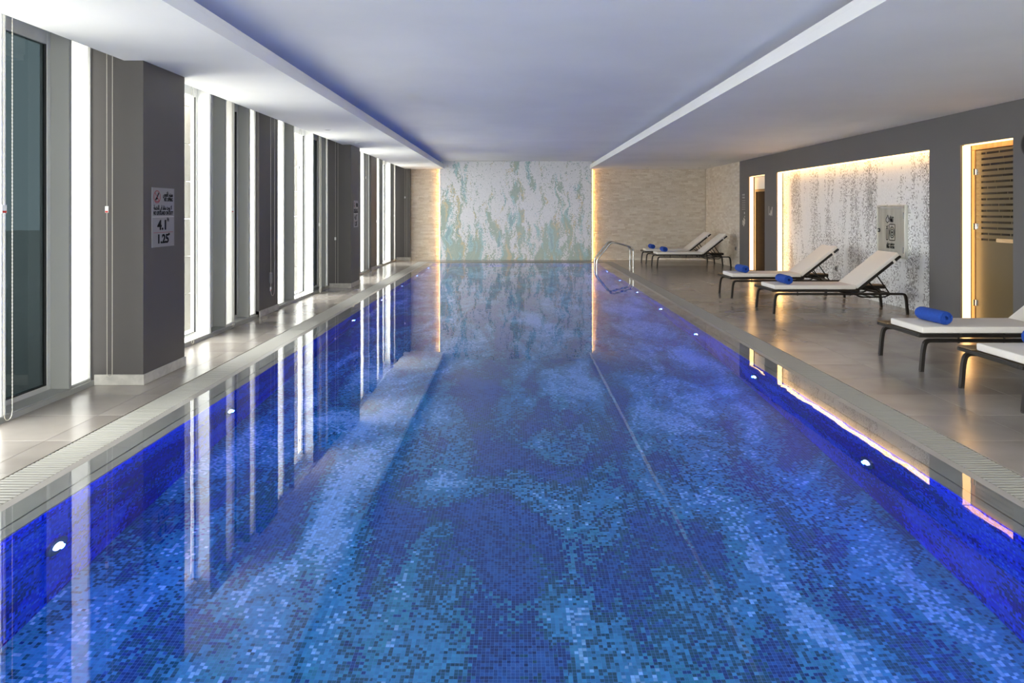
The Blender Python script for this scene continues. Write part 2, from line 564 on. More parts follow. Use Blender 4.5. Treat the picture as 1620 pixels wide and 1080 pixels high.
FORMS = {'ا': 'FE8D FE8E', 'ب': 'FE8F FE90 FE91 FE92', 'ة': 'FE93 FE94', 'ت': 'FE95 FE96 FE97 FE98', 'ج': 'FE9D FE9E FE9F FEA0', 'ح': 'FEA1 FEA2 FEA3 FEA4', 'خ': 'FEA5 FEA6 FEA7 FEA8',
         'د': 'FEA9 FEAA', 'ذ': 'FEAB FEAC', 'ر': 'FEAD FEAE', 'ص': 'FEB9 FEBA FEBB FEBC', 'ط': 'FEC1 FEC2 FEC3 FEC4', 'ع': 'FEC9 FECA FECB FECC',
         'غ': 'FECD FECE FECF FED0', 'ق': 'FED5 FED6 FED7 FED8', 'ل': 'FEDD FEDE FEDF FEE0', 'م': 'FEE1 FEE2 FEE3 FEE4', 'ن': 'FEE5 FEE6 FEE7 FEE8',
         'و': 'FEED FEEE', 'ي': 'FEF1 FEF2 FEF3 FEF4', 'س': 'FEB1 FEB2 FEB3 FEB4', 'ه': 'FEE9 FEEA FEEB FEEC', 'ف': 'FED1 FED2 FED3 FED4'}
def arabic(s):
    words_ = []
    for w in s.split(' '):
        w = w.replace('لا', '\uFEFB')
        out = ''
        prev = False
        for i, ch in enumerate(w):
            if ch == '\uFEFB':
                out += chr(0xFEFC if prev else 0xFEFB)
                prev = False
                continue
            f = [chr(int(x, 16)) for x in FORMS[ch].split()]
            nxt = i + 1 < len(w) and len(f) == 4
            out += f[3] if (prev and nxt) else f[2] if nxt else f[1] if prev else f[0]
            prev = len(f) == 4
        words_.append(out[::-1])
    return ' '.join(words_[::-1])

def on_left(y, z, x):   # text plane facing +X
    return Matrix(((0, 0, 1, x), (1, 0, 0, y), (0, 1, 0, z), (0, 0, 0, 1)))
def on_right(y, z, x):  # text plane facing -X
    return Matrix(((0, 0, -1, x), (-1, 0, 0, y), (0, 1, 0, z), (0, 0, 0, 1)))

# ================================================================== dimensions
YN, YF = -3.0, 22.65          # back of the room behind the camera, far wall
ZL, ZH = 2.755, 2.985         # low and high ceiling
XL, XR = -2.144, 2.255        # edges of the dropped ceilings
PW, PE, PB = 2.34, 21.3, 2.375           # pool half width, pool far end
GI, GO = 2.58, 2.83           # overflow grate
WALL_R = 5.774
LIPZ = -0.045
WATER = -0.008
DEPTH = -1.22

# ================================================================== structure: ground, floor
floor = struct('floor', 'grey brown porcelain pool deck in large square tiles')
b = MB()
b.box(-3.95, -GO, YN, YF, -0.25, -0.012)
b.box(GO, 6.6, YN, YF, -0.25, -0.012)
b.box(-GO, GO, PE + 0.47, YF, -0.25, -0.012)
b.build('screed', M['grout'], floor)
def tile_mesh(w, d):
    return MB().box(-w / 2, w / 2, -d / 2, d / 2, -0.012, 0.0, 0.0012).mesh('tile')
tcache = {}
def tile(x0, x1, y0, y1):
    g_ = 0.0022
    w, d = round(x1 - x0 - g_, 4), round(y1 - y0 - g_, 4)
    if (w, d) not in tcache:
        tcache[(w, d)] = tile_mesh(w, d)
    o = link('tile', tcache[(w, d)], M['deck'], floor)
    o.location = ((x0 + x1) / 2, (y0 + y1) / 2, random.uniform(-0.0002, 0.0002))
rowsY = [4.795 + 0.6 * k for k in range(-2, 30)]
rowsY = [y for y in rowsY if y < YF - 0.05] + [YF]
for i in range(len(rowsY) - 1):
    y0, y1 = rowsY[i], rowsY[i + 1]
    for x0, x1 in ((GO, 3.36), (3.36, 3.96), (3.96, 4.56), (4.56, 5.16), (5.16, WALL_R)):
        tile(x0, x1, y0, y1)
    for x0, x1 in ((-3.57, -3.02), (-3.02, -GO)):
        tile(x0, x1, y0, y1)
for k in range(10):
    w = 2 * GO / 10
    tile(-GO + k * w, -GO + (k + 1) * w, PE + 0.47, YF)
# deck behind the camera and inside the doorways
b = MB()
b.box(-3.57, -GO, YN, rowsY[0], -0.012, 0)
b.box(GO, WALL_R, YN, rowsY[0], -0.012, 0)
b.box(WALL_R, 6.3, 8.66, 9.67, -0.012, 0)
b.box(WALL_R, 6.3, 10.41, 16.47, -0.012, 0)
b.box(WALL_R, 6.3, 17.27, 18.47, -0.012, 0)
b.build('deck_margin', M['deck'], floor)

# ---- pool shell
basin = struct('pool_floor', 'pool shell lined with blue glass mosaic')
MB().box(-PB - 0.2, PB + 0.2, YN + 0.5, PE + 0.2, DEPTH - 0.2, DEPTH).build('basin_floor', M['pool_floor'], basin)
MB().box(-PB - 0.2, -PB, YN + 0.5, PE + 0.2, DEPTH, LIPZ - 0.02).build('basin_side', M['pool_side'], basin)
MB().box(PB, PB + 0.2, YN + 0.5, PE + 0.2, DEPTH, LIPZ - 0.02).build('basin_side', M['pool_side'], basin)
MB().box(-PB, PB, PE, PE + 0.2, DEPTH, LIPZ - 0.02).build('basin_end', M['pool_end'], basin)
MB().box(-PB, PB, YN + 0.5, YN + 0.7, DEPTH, LIPZ - 0.02).build('basin_end', M['pool_end'], basin)
# sloping overflow lip all round, in stone lengths
def lip_piece(name, pts_in, pts_out, zi=None, zo=0.0):
    zi = LIPZ if zi is None else zi
    bmx = MB()
    (xa, ya), (xb, yb) = pts_in
    (xc, yc), (xd, yd) = pts_out
    v = [(xa, ya, zi), (xb, yb, zi), (xd, yd, zo), (xc, yc, zo)]
    lo = [(p[0], p[1], LIPZ - 0.022) for p in v]
    V = [bmx.bm.verts.new(p) for p in v + lo]
    for f in ((0, 1, 2, 3), (7, 6, 5, 4), (0, 4, 5, 1), (1, 5, 6, 2), (2, 6, 7, 3), (3, 7, 4, 0)):
        bmx.bm.faces.new([V[i] for i in f])
    bmx.build(name, M['lip'], basin)
yy = YN + 0.5
EO = PE + 0.22
while yy < PE - 0.01:
    y1 = min(yy + 1.2, PE)
    for s in (-1, 1):
        ye = y1 - 0.002 if y1 < PE else EO
        y1i = y1 - 0.002 if y1 < PE else PE
        lip_piece('coping_stone', ((s * 2.413, yy), (s * 2.413, y1i)), ((s * GI, yy), (s * GI, ye)), zi=LIPZ * 0.70)
        lip_piece('coping_edge', ((s * PW, yy), (s * PW, y1i)), ((s * 2.404, yy), (s * 2.404, y1i)), zo=LIPZ * 0.74)
    yy += 1.2
for k in range(4):
    w = 2 * PW / 4
    x0, x1 = -PW + k * w, -PW + (k + 1) * w
    xo0, xo1 = (-GI if k == 0 else x0), (GI if k == 3 else x1)
    lip_piece('coping_stone', ((x0, PE), (x1 - 0.002, PE)), ((xo0, EO), (xo1 - 0.002, EO)))

M['edge_glow'] = emit('added_blue_edge_glow', (0.0, 0.075, 1.0), EDGE_GLOW)  # added glow hidden below the lip, turns the pool walls a stronger blue
for s_, nm in ((-1, 'window side'), (1, 'lounger side')):
    t = thing('added_edge_glow', 'added blue glow strip, unseen under the pool coping on the %s' % nm, 'strip light', (s_ * PW, 0, LIPZ - 0.022))
    MB().box(s_ * 0.008, s_ * 0.034, YN + 0.8, PE, -0.006, 0.0).build('housing', M['led_housing'], t)
    MB().box(s_ * 0.010, s_ * 0.032, YN + 0.8, PE, -0.009, -0.006).build('diffuser', M['edge_glow'], t)
# ---- gutters and gratings
GY1 = EO + 0.25
gut = struct('trim_1', 'dark gutter channel under the overflow grating')
b = MB()
for s in (-1, 1):
    b.box(s * GI, s * GO, YN + 0.5, GY1, -0.16, -0.10)
b.box(-GI, GI, EO, GY1, -0.16, -0.10)
b.build('gutter_channel', M['channel'], gut)
slat_me = MB().box(-(GO - GI) / 2 + 0.004, (GO - GI) / 2 - 0.004, -0.012, 0.012, -0.024, -0.001, 0.004).mesh('slat')
slat_me.materials.append(M['grate'])
PITCH = 0.038
for s, side in ((-1, 'window side'), (1, 'lounger side')):
    g_ = thing('overflow_grating', 'pale grey slatted overflow grating along the pool edge on the %s' % side, 'drain grating', (s * (GI + GO) / 2, 0, 0))
    b = MB()
    b.box(-0.03, -0.024, YN + 0.5, GY1, -0.03, -0.012)
    b.box(0.024, 0.03, YN + 0.5, GY1, -0.03, -0.012)
    b.box(-0.119, -0.113, YN + 0.5, GY1, -0.1, -0.012)
    b.box(0.113, 0.119, YN + 0.5, GY1, -0.1, -0.012)
    b.build('bearer', M['grate'], g_)
    y = 3.6
    cnt = 0
    while cnt < 150:
        o = bpy.data.objects.new('slat', slat_me)
        C.objects.link(o)
        o.parent = g_
        o.location = (0, y, 0)
        y += PITCH
        cnt += 1
    rest = MB()
    yb = 3.6 - PITCH
    while yb > YN + 0.5:
        rest.box(-(GO - GI) / 2 + 0.004, (GO - GI) / 2 - 0.004, yb - 0.012, yb + 0.012, -0.024, -0.001)
        yb -= PITCH
    while y < GY1:
        rest.box(-(GO - GI) / 2 + 0.004, (GO - GI) / 2 - 0.004, y - 0.012, y + 0.012, -0.024, -0.001)
        y += PITCH
    rest.build('far_slats', M['grate'], g_, kind='stuff')
g_ = thing('overflow_grating', 'pale grey slatted overflow grating below the far mosaic wall', 'drain grating', (0, (EO + GY1) / 2, 0))
rest = MB()
x = -GI
while x < GI:
    rest.box(x - 0.012, x + 0.012, -0.121, 0.121, -0.022, -0.001)
    x += PITCH
rest.build('far_slats', M['grate'], g_, kind='stuff')

# ---- water
b = MB()
b.quad([(-2.56, YN + 0.45, WATER), (2.56, YN + 0.45, WATER), (2.56, EO - 0.02, WATER), (-2.56, EO - 0.02, WATER)])
o = b.build('pool_water', M['water'], None, kind='structure', label='still clear water filling the pool to its overflow edge')

# ================================================================== ceiling
ceil = struct('ceiling', 'white ceiling with a raised centre over the pool and lower sides')
MB().box(-2.75, 2.85, YN, YF + 0.1, ZH, ZH + 0.1).build('raised_panel', M['ceiling'], ceil)
MB().box(-3.324, XL - 0.014, YN, YF + 0.1, ZL, ZL + 0.05).build('left_soffit', M['ceiling'], ceil)
MB().box(XR + 0.014, 6.6, YN, YF + 0.1, ZL, ZL + 0.05).build('right_soffit', M['ceiling'], ceil)
for s, xe in ((-1, XL), (1, XR)):
    b = MB()
    b.box(xe, xe + s * 0.014, YN, YF, ZL, 2.840)
    b.box(xe + s * 0.012, xe + s * 0.028, YN, YF, 2.848, 2.888)
    b.build('fascia', M['ceiling'], ceil)
    b = MB()
    b.box(xe + s * 0.015, xe + s * 0.03, YN, YF, 2.81, 2.86)
    b.build('shadow_gap', M['black'], ceil)
    b = MB()
    b.box(xe + s * 0.60, xe + s * 0.62, YN, YF, ZL + 0.05, ZH)
    b.build('cove_back', M['ceiling'], ceil)
# blind pocket
b = MB()
b.box(-3.95, -3.324, YN, YF + 0.1, 3.02, 3.10)
b.box(-3.338, -3.324, YN, YF, ZL + 0.05, 3.02)
b.build('blind_pocket', M['ceiling'], ceil)
# cove led strips
for s, xe, nm in ((-1, XL, 'window side'), (1, XR, 'lounger side')):
    t = thing('cove_light', 'blue strip light hidden in the ceiling cove on the %s' % nm, 'strip light', (xe + s * 0.30, 0, ZL + 0.05))
    MB().box(-0.012, 0.012, YN + 0.1, YF - 0.1, 0.0, 0.012).build('housing', M['led_housing'], t)
    MB().box(-0.008, 0.008, YN + 0.1, YF - 0.1, 0.012, 0.016).build('diffuser', M['led_blue' if s < 0 else 'led_blue_dim'], t)

# ================================================================== far wall
wb = struct('wall_back', 'far wall of split stone around a mosaic panel')
MB().box(-4.0, 6.6, YF + 0.03, YF + 0.3, -0.25, 3.1).build('wall_core', M['stone'], wb)
MX0, MX1 = -2.28, 2.33
MB().box(MX0, MX1, YF - 0.09, YF + 0.03, 0.0, ZH).build('mosaic_panel', M['far_mosaic'], wb)

def stones(x0, x1, z0, z1, place, parent):
    """split-face stone courses; place(u, d, z) -> world point, d is how far a stone stands proud"""
    bmx = bmesh.new()
    tl = bmx.verts.layers.float.new('tint')
    z = z0
    while z < z1 - 0.01:
        h = random.choice((0.045, 0.05, 0.055))
        zt = min(z + h, z1)
        u = x0 - random.uniform(0, 0.15)
        while u < x1:
            w = random.uniform(0.10, 0.24)
            a, e = max(u, x0), min(u + w, x1)
            if e - a > 0.01:
                d = random.uniform(0.004, 0.03)
                tint = min(1, max(0, random.gauss(0.5, 0.28)))
                gg = 0.0018
                P0 = [(a + gg, -0.02, z + gg), (e - gg, -0.02, z + gg), (e - gg, -0.02, zt - gg), (a + gg, -0.02, zt - gg)]
                P1 = [(p[0], d + random.uniform(-0.006, 0.006), p[2]) for p in P0]
                V = [bmx.verts.new(place(*p)) for p in P0 + P1]
                um, zm = (a + e) / 2, (z + zt) / 2
                c = bmx.verts.new(place(um + random.uniform(-0.3, 0.3) * (e - a), d + random.uniform(0.0, 0.016), zm))
                for q in V + [c]:
                    q[tl] = tint
                for i, j in ((0, 1), (1, 2), (2, 3), (3, 0)):
                    bmx.faces.new((V[i], V[j], V[4 + j], V[4 + i]))
                    bmx.faces.new((V[4 + i], V[4 + j], c))
            u += w
        z = zt
    bmesh.ops.recalc_face_normals(bmx, faces=bmx.faces[:])
    me = bpy.data.meshes.new('stone_courses')
    bmx.to_mesh(me)
    bmx.free()
    link('stone_courses', me, M['stone'], parent, kind='stuff')
back_place = lambda u, d, z: (u, YF + 0.03 - d, z)
stones(-3.3, MX0 - 0.02, 0.0, ZL, back_place, wb)
stones(MX1 + 0.02, WALL_R, 0.0, ZL, back_place, wb)
M['led_side'] = emit('warm_edge_led', (1.0, 0.52, 0.15), 22.0)
for sx, sg, nm in ((MX0, -1, 'left'), (MX1, 1, 'right')):
    t = thing('wall_strip_light', 'warm upright strip light at the %s edge of the far mosaic panel' % nm, 'strip light', (sx, YF - 0.02, 0.0))
    MB().box(0.001 * sg, 0.010 * sg, -0.03, 0.012, 0.02, ZL - 0.01).build('housing', M['led_housing'], t)
    MB().box(0.010 * sg, 0.013 * sg, -0.025, -0.005, 0.02, ZL - 0.01).build('diffuser', M['led_side'], t)

# ================================================================== right wall
wr = struct('wall_right', 'dark grey wall with lit doorways and a lit niche')
OPEN = [(8.65, 9.68), (10.40, 16.48), (17.26, 18.48)]
OT = 2.33
b = MB()
ys = [YN] + [v for p in OPEN for v in p] + [19.19]
for i in range(0, len(ys), 2):
    b.box(WALL_R, 6.4, ys[i], ys[i + 1], -0.1, ZL + 0.02)
for y0, y1 in OPEN:
    b.box(WALL_R, 6.4, y0, y1, OT, ZL + 0.02)
b.build('wall_face', M['grey_wall'], wr)
MB().box(WALL_R + 0.03, 6.4, 19.19, YF + 0.1, -0.1, ZL + 0.02).build('wall_core', M['stone'], wr)
stones(19.192, YF, 0.0, ZL, lambda u, d, z: (WALL_R + 0.03 - d * 0.6, u, z), wr)
MB().box(5.92, 6.2, 10.40, 16.48, -0.1, OT).build('niche_mosaic_panel', M['niche_mosaic'], wr)
MB().box(6.25, 6.4, 8.6, 18.6, -0.1, OT).build('doorway_back', M['dark_wood'], wr)

M['led_niche'] = emit('warm_niche_led', (1.0, 0.54, 0.17), 4.5)
def warm_strip(label, boxes, m='led', loc=(0, 0, 0)):
    t = thing('recess_strip_light', label, 'strip light', loc)
    for (x0, x1, y0, y1, z0, z1, ax) in boxes:
        MB().box(x0, x1, y0, y1, z0, z1).build('diffuser', M[m], t)
    return t
warm_strip('warm upright strip light inside the far side of the mosaic niche', [(5.80, 5.895, 16.47, 16.479, 0.02, OT - 0.01, 0)], 'led_niche')
warm_strip('long warm strip light under the top of the mosaic niche', [(5.80, 5.905, 10.42, 16.46, OT - 0.009, OT - 0.001, 0)], 'led_niche')
warm_strip('warm upright strip light beside the frosted sauna door', [(5.805, 5.905, 9.67, 9.679, 0.02, OT - 0.01, 0)])
warm_strip('short warm strip light above the frosted sauna door', [(5.81, 5.90, 8.67, 9.65, OT - 0.009, OT - 0.001, 0)])
warm_strip('warm upright strip light beside the dark wooden door', [(5.81, 5.90, 18.47, 18.479, 0.02, OT - 0.01, 0)])
warm_strip('short warm strip light above the dark wooden door', [(5.83, 5.86, 17.28, 18.44, OT - 0.009, OT - 0.001, 0)])

# ---- sauna door (door_1)
d1 = struct('door_1', 'frosted bronze glass sauna door in a honey coloured wood frame')
DX = 5.925
b = MB()
b.box(DX - 0.01, DX + 0.09, 9.60, 9.668, 0.0, 2.26, 0.004)
b.box(DX - 0.01, DX + 0.09, 8.66, 9.668, 2.26, 2.325, 0.004)
b.box(DX - 0.01, DX + 0.09, 8.655, 8.71, 0.0, 2.26, 0.004)
b.build('door_frame', M['sauna_wood'], d1)
pane = MB().box(DX, DX + 0.009, 8.72, 9.592, 0.012, 2.25).build('glass_pane', M['bronze_glass'], d1)
for k in range(16):
    z = 1.118 + k * 0.0725
    y = 9.58
    b = MB()
    while y > 8.74:
        w = random.uniform(0.10, 0.30)
        b.box(DX - 0.0015, DX, max(8.735, y - w), y, z - 0.013, z + 0.013)
        y -= w + random.choice((0.006, 0.012, 0.02))
    b.build('clear_stripe', M['clear_stripe'], pane)
for z in (0.30, 1.28, 1.98):
    h = MB().box(DX - 0.018, DX + 0.02, 9.565, 9.625, z - 0.038, z + 0.038, 0.004).build('hinge', M['chrome'], d1)
    MB().cyl((DX - 0.02, 9.596, z), 0.009, 0.08, 'Z', 12).build('hinge_pin', M['black'], h)
MB().box(DX - 0.05, DX - 0.02, 8.74, 9.12, 1.095, 1.14, 0.008).build('handle', M['pale_wood'], d1)
# ---- wooden door (door_2)
d2 = struct('door_2', 'dark wooden door under a white panel')
MB().box(5.93, 5.98, 17.34, 18.34, 0.005, 1.95).build('door_leaf', M['dark_wood'], d2)
b = MB()
b.box(5.915, 5.99, 18.34, 18.40, 0, 2.01, 0.003)
b.box(5.915, 5.99, 17.28, 17.34, 0, 2.01, 0.003)
b.box(5.915, 5.99, 17.34, 18.34, 1.95, 2.01, 0.003)
b.build('door_frame', mat('bronze_door_frame', (0.16, 0.10, 0.04), 0.35, 0.6), d2)
MB().box(5.93, 6.24, 17.27, 18.47, 2.01, OT - 0.01).build('over_panel', M['panel_white'], d2)
MB().box(5.93, 6.24, 18.40, 18.472, 0.0, 2.01).build('side_panel', M['panel_white'], d2)
b = MB()
b.tube(fillet([(5.93, 17.45, 1.0), (5.88, 17.45, 1.0), (5.88, 17.57, 1.0)], 0.02), 0.009, 8)
b.build('handle', M['steel'], d2, 40)

# ================================================================== left facade
wl_ = struct('wall_left', 'window wall of dark piers, grey fins and bright glass strips')
X_IN, X_GL, X_FR = -3.57, -3.73, -3.6
b = MB()
b.box(-3.95, -3.66, YN, YF, 2.92, 3.02)
b.box(-3.66, -3.56, YN, YF, 2.97, 3.02)
b.build('header_beam', M['white_jamb'], wl_)
curb = struct('trim_2', 'pale grey metal curb under the window wall')
MB().box(-3.95, X_IN, YN, YF, -0.02, 0.042, 0.003).build('curb', M['alu'], curb)

PILLARS = [(-1.68, -0.87), (6.338, 7.13), (14.35, 15.16), (22.45, 22.68)]
PANELS = [(2.34, 3.16), (10.36, 11.18), (18.42, 19.19)]
bb = struct('baseboard_left', 'stone skirting around the dark piers of the window wall')
for (y0, y1) in PILLARS:
    p = struct('pillar', 'dark taupe pillar standing in the window wall')
    MB().box(-3.95, -3.16, y0, y1, 0.0, 3.02, 0.002).build('shaft', M['pillar'], p)
    MB().box(-3.572, -3.15, y0 - 0.012, min(y1 + 0.012, YF), 0.0, 0.088, 0.002).build('skirting_board', M['skirt'], bb)
for (y0, y1) in PANELS:
    MB().box(-3.95, -3.555, y0, y1, 0.0, 3.02, 0.002).build('pier_panel', M['pillar'], wl_)
    MB().box(-3.60, -3.543, y0, y1, 0.0, 0.088, 0.002).build('skirting_board', M['skirt'], bb)

wcount = [0]
def window(kind, y0, y1, jamb=None, frame=0.018):
    wcount[0] += 1
    nm = {'strip': 'narrow bright opal window strip flush with the room side',
          'tinted': 'recessed dark tinted window pane in a grey frame',
          'clear': 'wide clear window set back behind a white sill'}[kind]
    w = struct('window_%d' % wcount[0], nm)
    xg = X_FR if kind == 'strip' else X_GL
    fr, dep = (0.018, 0.04) if kind == 'strip' else (0.045, 0.06)
    if kind == 'clear':
        fr = 0.022
    z0, z1 = 0.042, {'strip': 2.965, 'tinted': 2.85, 'clear': 2.83}[kind]
    m = M['white_jamb'] if kind == 'clear' else M['alu_frame']
    b = MB()
    b.box(xg - dep, xg, y0, y0 + fr, z0, 2.965 if kind == 'strip' else 2.92, 0.002)
    b.box(xg - dep, xg, y1 - fr, y1, z0, 2.965 if kind == 'strip' else 2.92, 0.002)
    b.box(xg - dep, xg, y0 + fr, y1 - fr, z0, z0 + fr, 0.002)
    b.box(xg - dep, xg, y0 + fr, y1 - fr, z1 - fr, 2.965 if kind == 'strip' else 2.92, 0.002)
    b.build('frame', m, w)
    if kind != 'strip':
        b = MB()
        gk = 0.010 if kind == 'tinted' else 0.005
        b.box(xg - 0.03, xg - 0.006, y0 + fr, y0 + fr + gk, z0 + fr, z1 - fr)
        b.box(xg - 0.03, xg - 0.006, y1 - fr - gk, y1 - fr, z0 + fr, z1 - fr)
        b.box(xg - 0.03, xg - 0.006, y0 + fr + gk, y1 - fr - gk, z0 + fr, z0 + fr + gk)
        b.build('gasket', M['gasket'], w)
    b = MB()
    if kind == 'strip':
        b.quad([(xg - 0.02, y0 + fr, z0 + fr), (xg - 0.02, y1 - fr, z0 + fr), (xg - 0.02, y1 - fr, z1 - fr), (xg - 0.02, y0 + fr, z1 - fr)])
    else:
        b.box(xg - 0.026, xg - 0.020, y0 + fr, y1 - fr, z0 + fr, z1 - fr)
    b.build('glass_pane', M[{'tinted': 'tinted', 'clear': 'clear', 'strip': 'opal'}[kind]], w)
    if kind != 'strip':
        # sill board and the return at the far end of the recess
        MB().box(xg, X_IN - 0.005, y0, y1, 0.042, 0.05, 0.001).build('sill', M['white_jamb'] if kind == 'clear' else M['alu'], w)
        if jamb:
            MB().box(X_GL - 0.06, -3.585, y1 + 0.002, y1 + jamb, 0.042, 3.0, 0.002).build('jamb', M['white_jamb'] if kind == 'clear' else M['alu'], w)
    if kind != 'tinted':
        portal(y0, y1)

# behind the camera
window('clear', -0.86, 0.65, 0.05)
window('strip', 0.72, 1.10)
window('tinted', 1.12, 1.98, 0.04)
window('strip', 2.03, 2.33)
window('clear', YN, -1.70)
# between the hidden panel and the first pillar
window('strip', 3.18, 3.60)
window('tinted', 3.62, 4.05, 0.04)
window('clear', 4.10, 5.20, 0.05)
window('tinted', 5.26, 5.99, 0.04)
window('strip', 6.035, 6.335)
# first pillar to first panel
window('clear', 7.14, 8.745, 0.05)
window('tinted', 8.80, 9.215, 0.04)
window('strip', 9.262, 9.575)
window('tinted', 9.58, 10.05, 0.04)
window('strip', 10.095, 10.355)
# first panel to second pillar
window('strip', 11.19, 11.63)
window('tinted', 11.64, 12.07, 0.04)
window('clear', 12.115, 13.22, 0.05)
window('tinted', 13.28, 14.10, 0.04)
window('strip', 14.145, 14.345)
# second pillar to second panel
window('clear', 15.17, 16.80, 0.05)
window('tinted', 16.86, 17.28, 0.04)
window('strip', 17.33, 17.78)
window('tinted', 17.79, 18.19, 0.04)
window('strip', 18.235, 18.415)
# second panel to the far corner
window('strip', 19.20, 19.78)
window('tinted', 19.79, 20.17, 0.04)
window('clear', 20.215, 21.40, 0.05)
window('tinted', 21.46, 22.06, 0.04)
window('strip', 22.11, 22.44)

# ---- rear wall behind the camera, with unseen windows added to brighten the hall
wf = struct('wall_front', 'grey wall at the camera end of the hall, opened for added windows')
b = MB()
b.box(-4.0, 6.6, YN - 0.2, YN, -0.25, 0.10)
b.box(-4.0, 6.6, YN - 0.2, YN, 2.60, 3.1)
FW = [(-3.1, -0.55), (-0.45, 2.10), (2.20, 5.3)]
for x0, x1 in ((-4.0, -3.1), (-0.55, -0.45), (2.10, 2.20), (5.3, 6.6)):
    b.box(x0, x1, YN - 0.2, YN, 0.10, 2.60)
b.build('wall_core', M['grey_wall'], wf)
for x0, x1 in FW:
    wcount[0] += 1
    w = struct('window_%d' % wcount[0], 'added unseen window in the end wall, letting in more sky light')
    b = MB()
    b.box(x0, x0 + 0.05, YN - 0.1, YN - 0.04, 0.10, 2.60)
    b.box(x1 - 0.05, x1, YN - 0.1, YN - 0.04, 0.10, 2.60)
    b.box(x0 + 0.05, x1 - 0.05, YN - 0.1, YN - 0.04, 0.10, 0.15)
    b.box(x0 + 0.05, x1 - 0.05, YN - 0.1, YN - 0.04, 2.55, 2.60)
    b.build('frame', M['alu_frame'], w)
    MB().box(x0 + 0.05, x1 - 0.05, YN - 0.075, YN - 0.069, 0.15, 2.55).build('glass_pane', M['clear'], w)
    d = bpy.data.lights.new('sky_portal', 'AREA')
    d.shape = 'RECTANGLE'
    d.size, d.size_y = x1 - x0, 2.5
    d.cycles.is_portal = True
    o = bpy.data.objects.new('sky_portal', d)
    o.matrix_world = Matrix(((1, 0, 0, (x0 + x1) / 2), (0, 0, -1, YN - 0.25), (0, 1, 0, 1.35), (0, 0, 0, 1)))
    C.objects.link(o)

# ---- outside
ext = struct('exterior_terrace', 'pale paving outside the windows')
MB().box(-40, -3.97, -30, 60, -0.30, -0.06).build('paving', M['terrace'], ext)
for (y0, y1) in ((9.05, 9.66), (14.05, 14.42), (21.6, 22.2)):
    p = struct('exterior_stone_pier', 'sunlit stone pier of the facade seen through the clear windows')
    for k in range(7):
        MB().box(-4.9, -4.2, y0, y1, -0.06 + k * 0.48, -0.06 + k * 0.48 + 0.474, 0.004).build('stone_block', M['stone_out'], p)

# ================================================================== pool lights
def pool_light(s, y, n):
    t = thing('pool_light', 'round glowing underwater light in the pool wall, %s' % n, 'pool light', (s * PB, y, -0.66))
    t.rotation_euler = (0, 0, 0 if s < 0 else PI)
    MB().cyl((0.008, 0, 0), 0.085, 0.016, 'X', 28).build('rim', M['steel'], t, 30)
    MB().cyl((0.018, 0, 0), 0.036, 0.006, 'X', 24).build('lens', M['pool_lens'], t, 30)
    d = bpy.data.lights.new('pool_lamp', 'AREA')
    d.shape = 'DISK'
    d.size = 0.04
    d.energy = POOL_W
    d.color = POOL_C
    o = bpy.data.objects.new('pool_lamp', d)
    C.objects.link(o)
    o.parent = t
    o.location = (0.04, 0, 0)
    o.rotation_euler = (0, -PI / 2, 0)   # shines along local +x
POOL_W, POOL_C = 1.2, (0.01, 0.10, 1.0)
ORD = ['first', 'second', 'third', 'fourth', 'fifth', 'sixth', 'seventh', 'eighth']
for k in range(8):
    pool_light(-1, 3.85 + 2.33 * k, 'window side, %s from the near end' % ORD[k])
for k in range(8):
    pool_light(1, 5.01 + 2.34 * k - (2.34 if False else 0), 'lounger side, %s from the near end' % ORD[k]) if 5.01 + 2.34 * k < PE - 0.2 else None
for s, y in ((-1, 1.5), (1, 2.67), (1, 0.3), (-1, -0.8)):
    pool_light(s, y, ('window' if s < 0 else 'lounger') + ' side behind the camera at %s' % ('pool start' if y < 1 else 'near end'))

# ================================================================== handrails
for y, nm in ((19.49, 'nearer one of the pair'), (20.03, 'farther one of the pair')):
    t = thing('pool_handrail', 'bent polished steel handrail rising from the water, %s' % nm, 'handrail', (0, y, 0), group=None)
    path = fillet([(2.13, 0, -0.95), (2.13, 0, 0.20), (2.52, 0, 0.675), (3.02, 0, 0.545), (3.088, 0, 0.46), (3.088, 0, 0.0)], 0.09, 6)
    MB().tube(path, 0.0215, 12, up=(0, 1, 0)).build('rail', M['steel'], t, 60)
    MB().cyl((3.088, 0, 0.006), 0.045, 0.012, 'Z', 20).build('flange', M['steel'], t, 40)

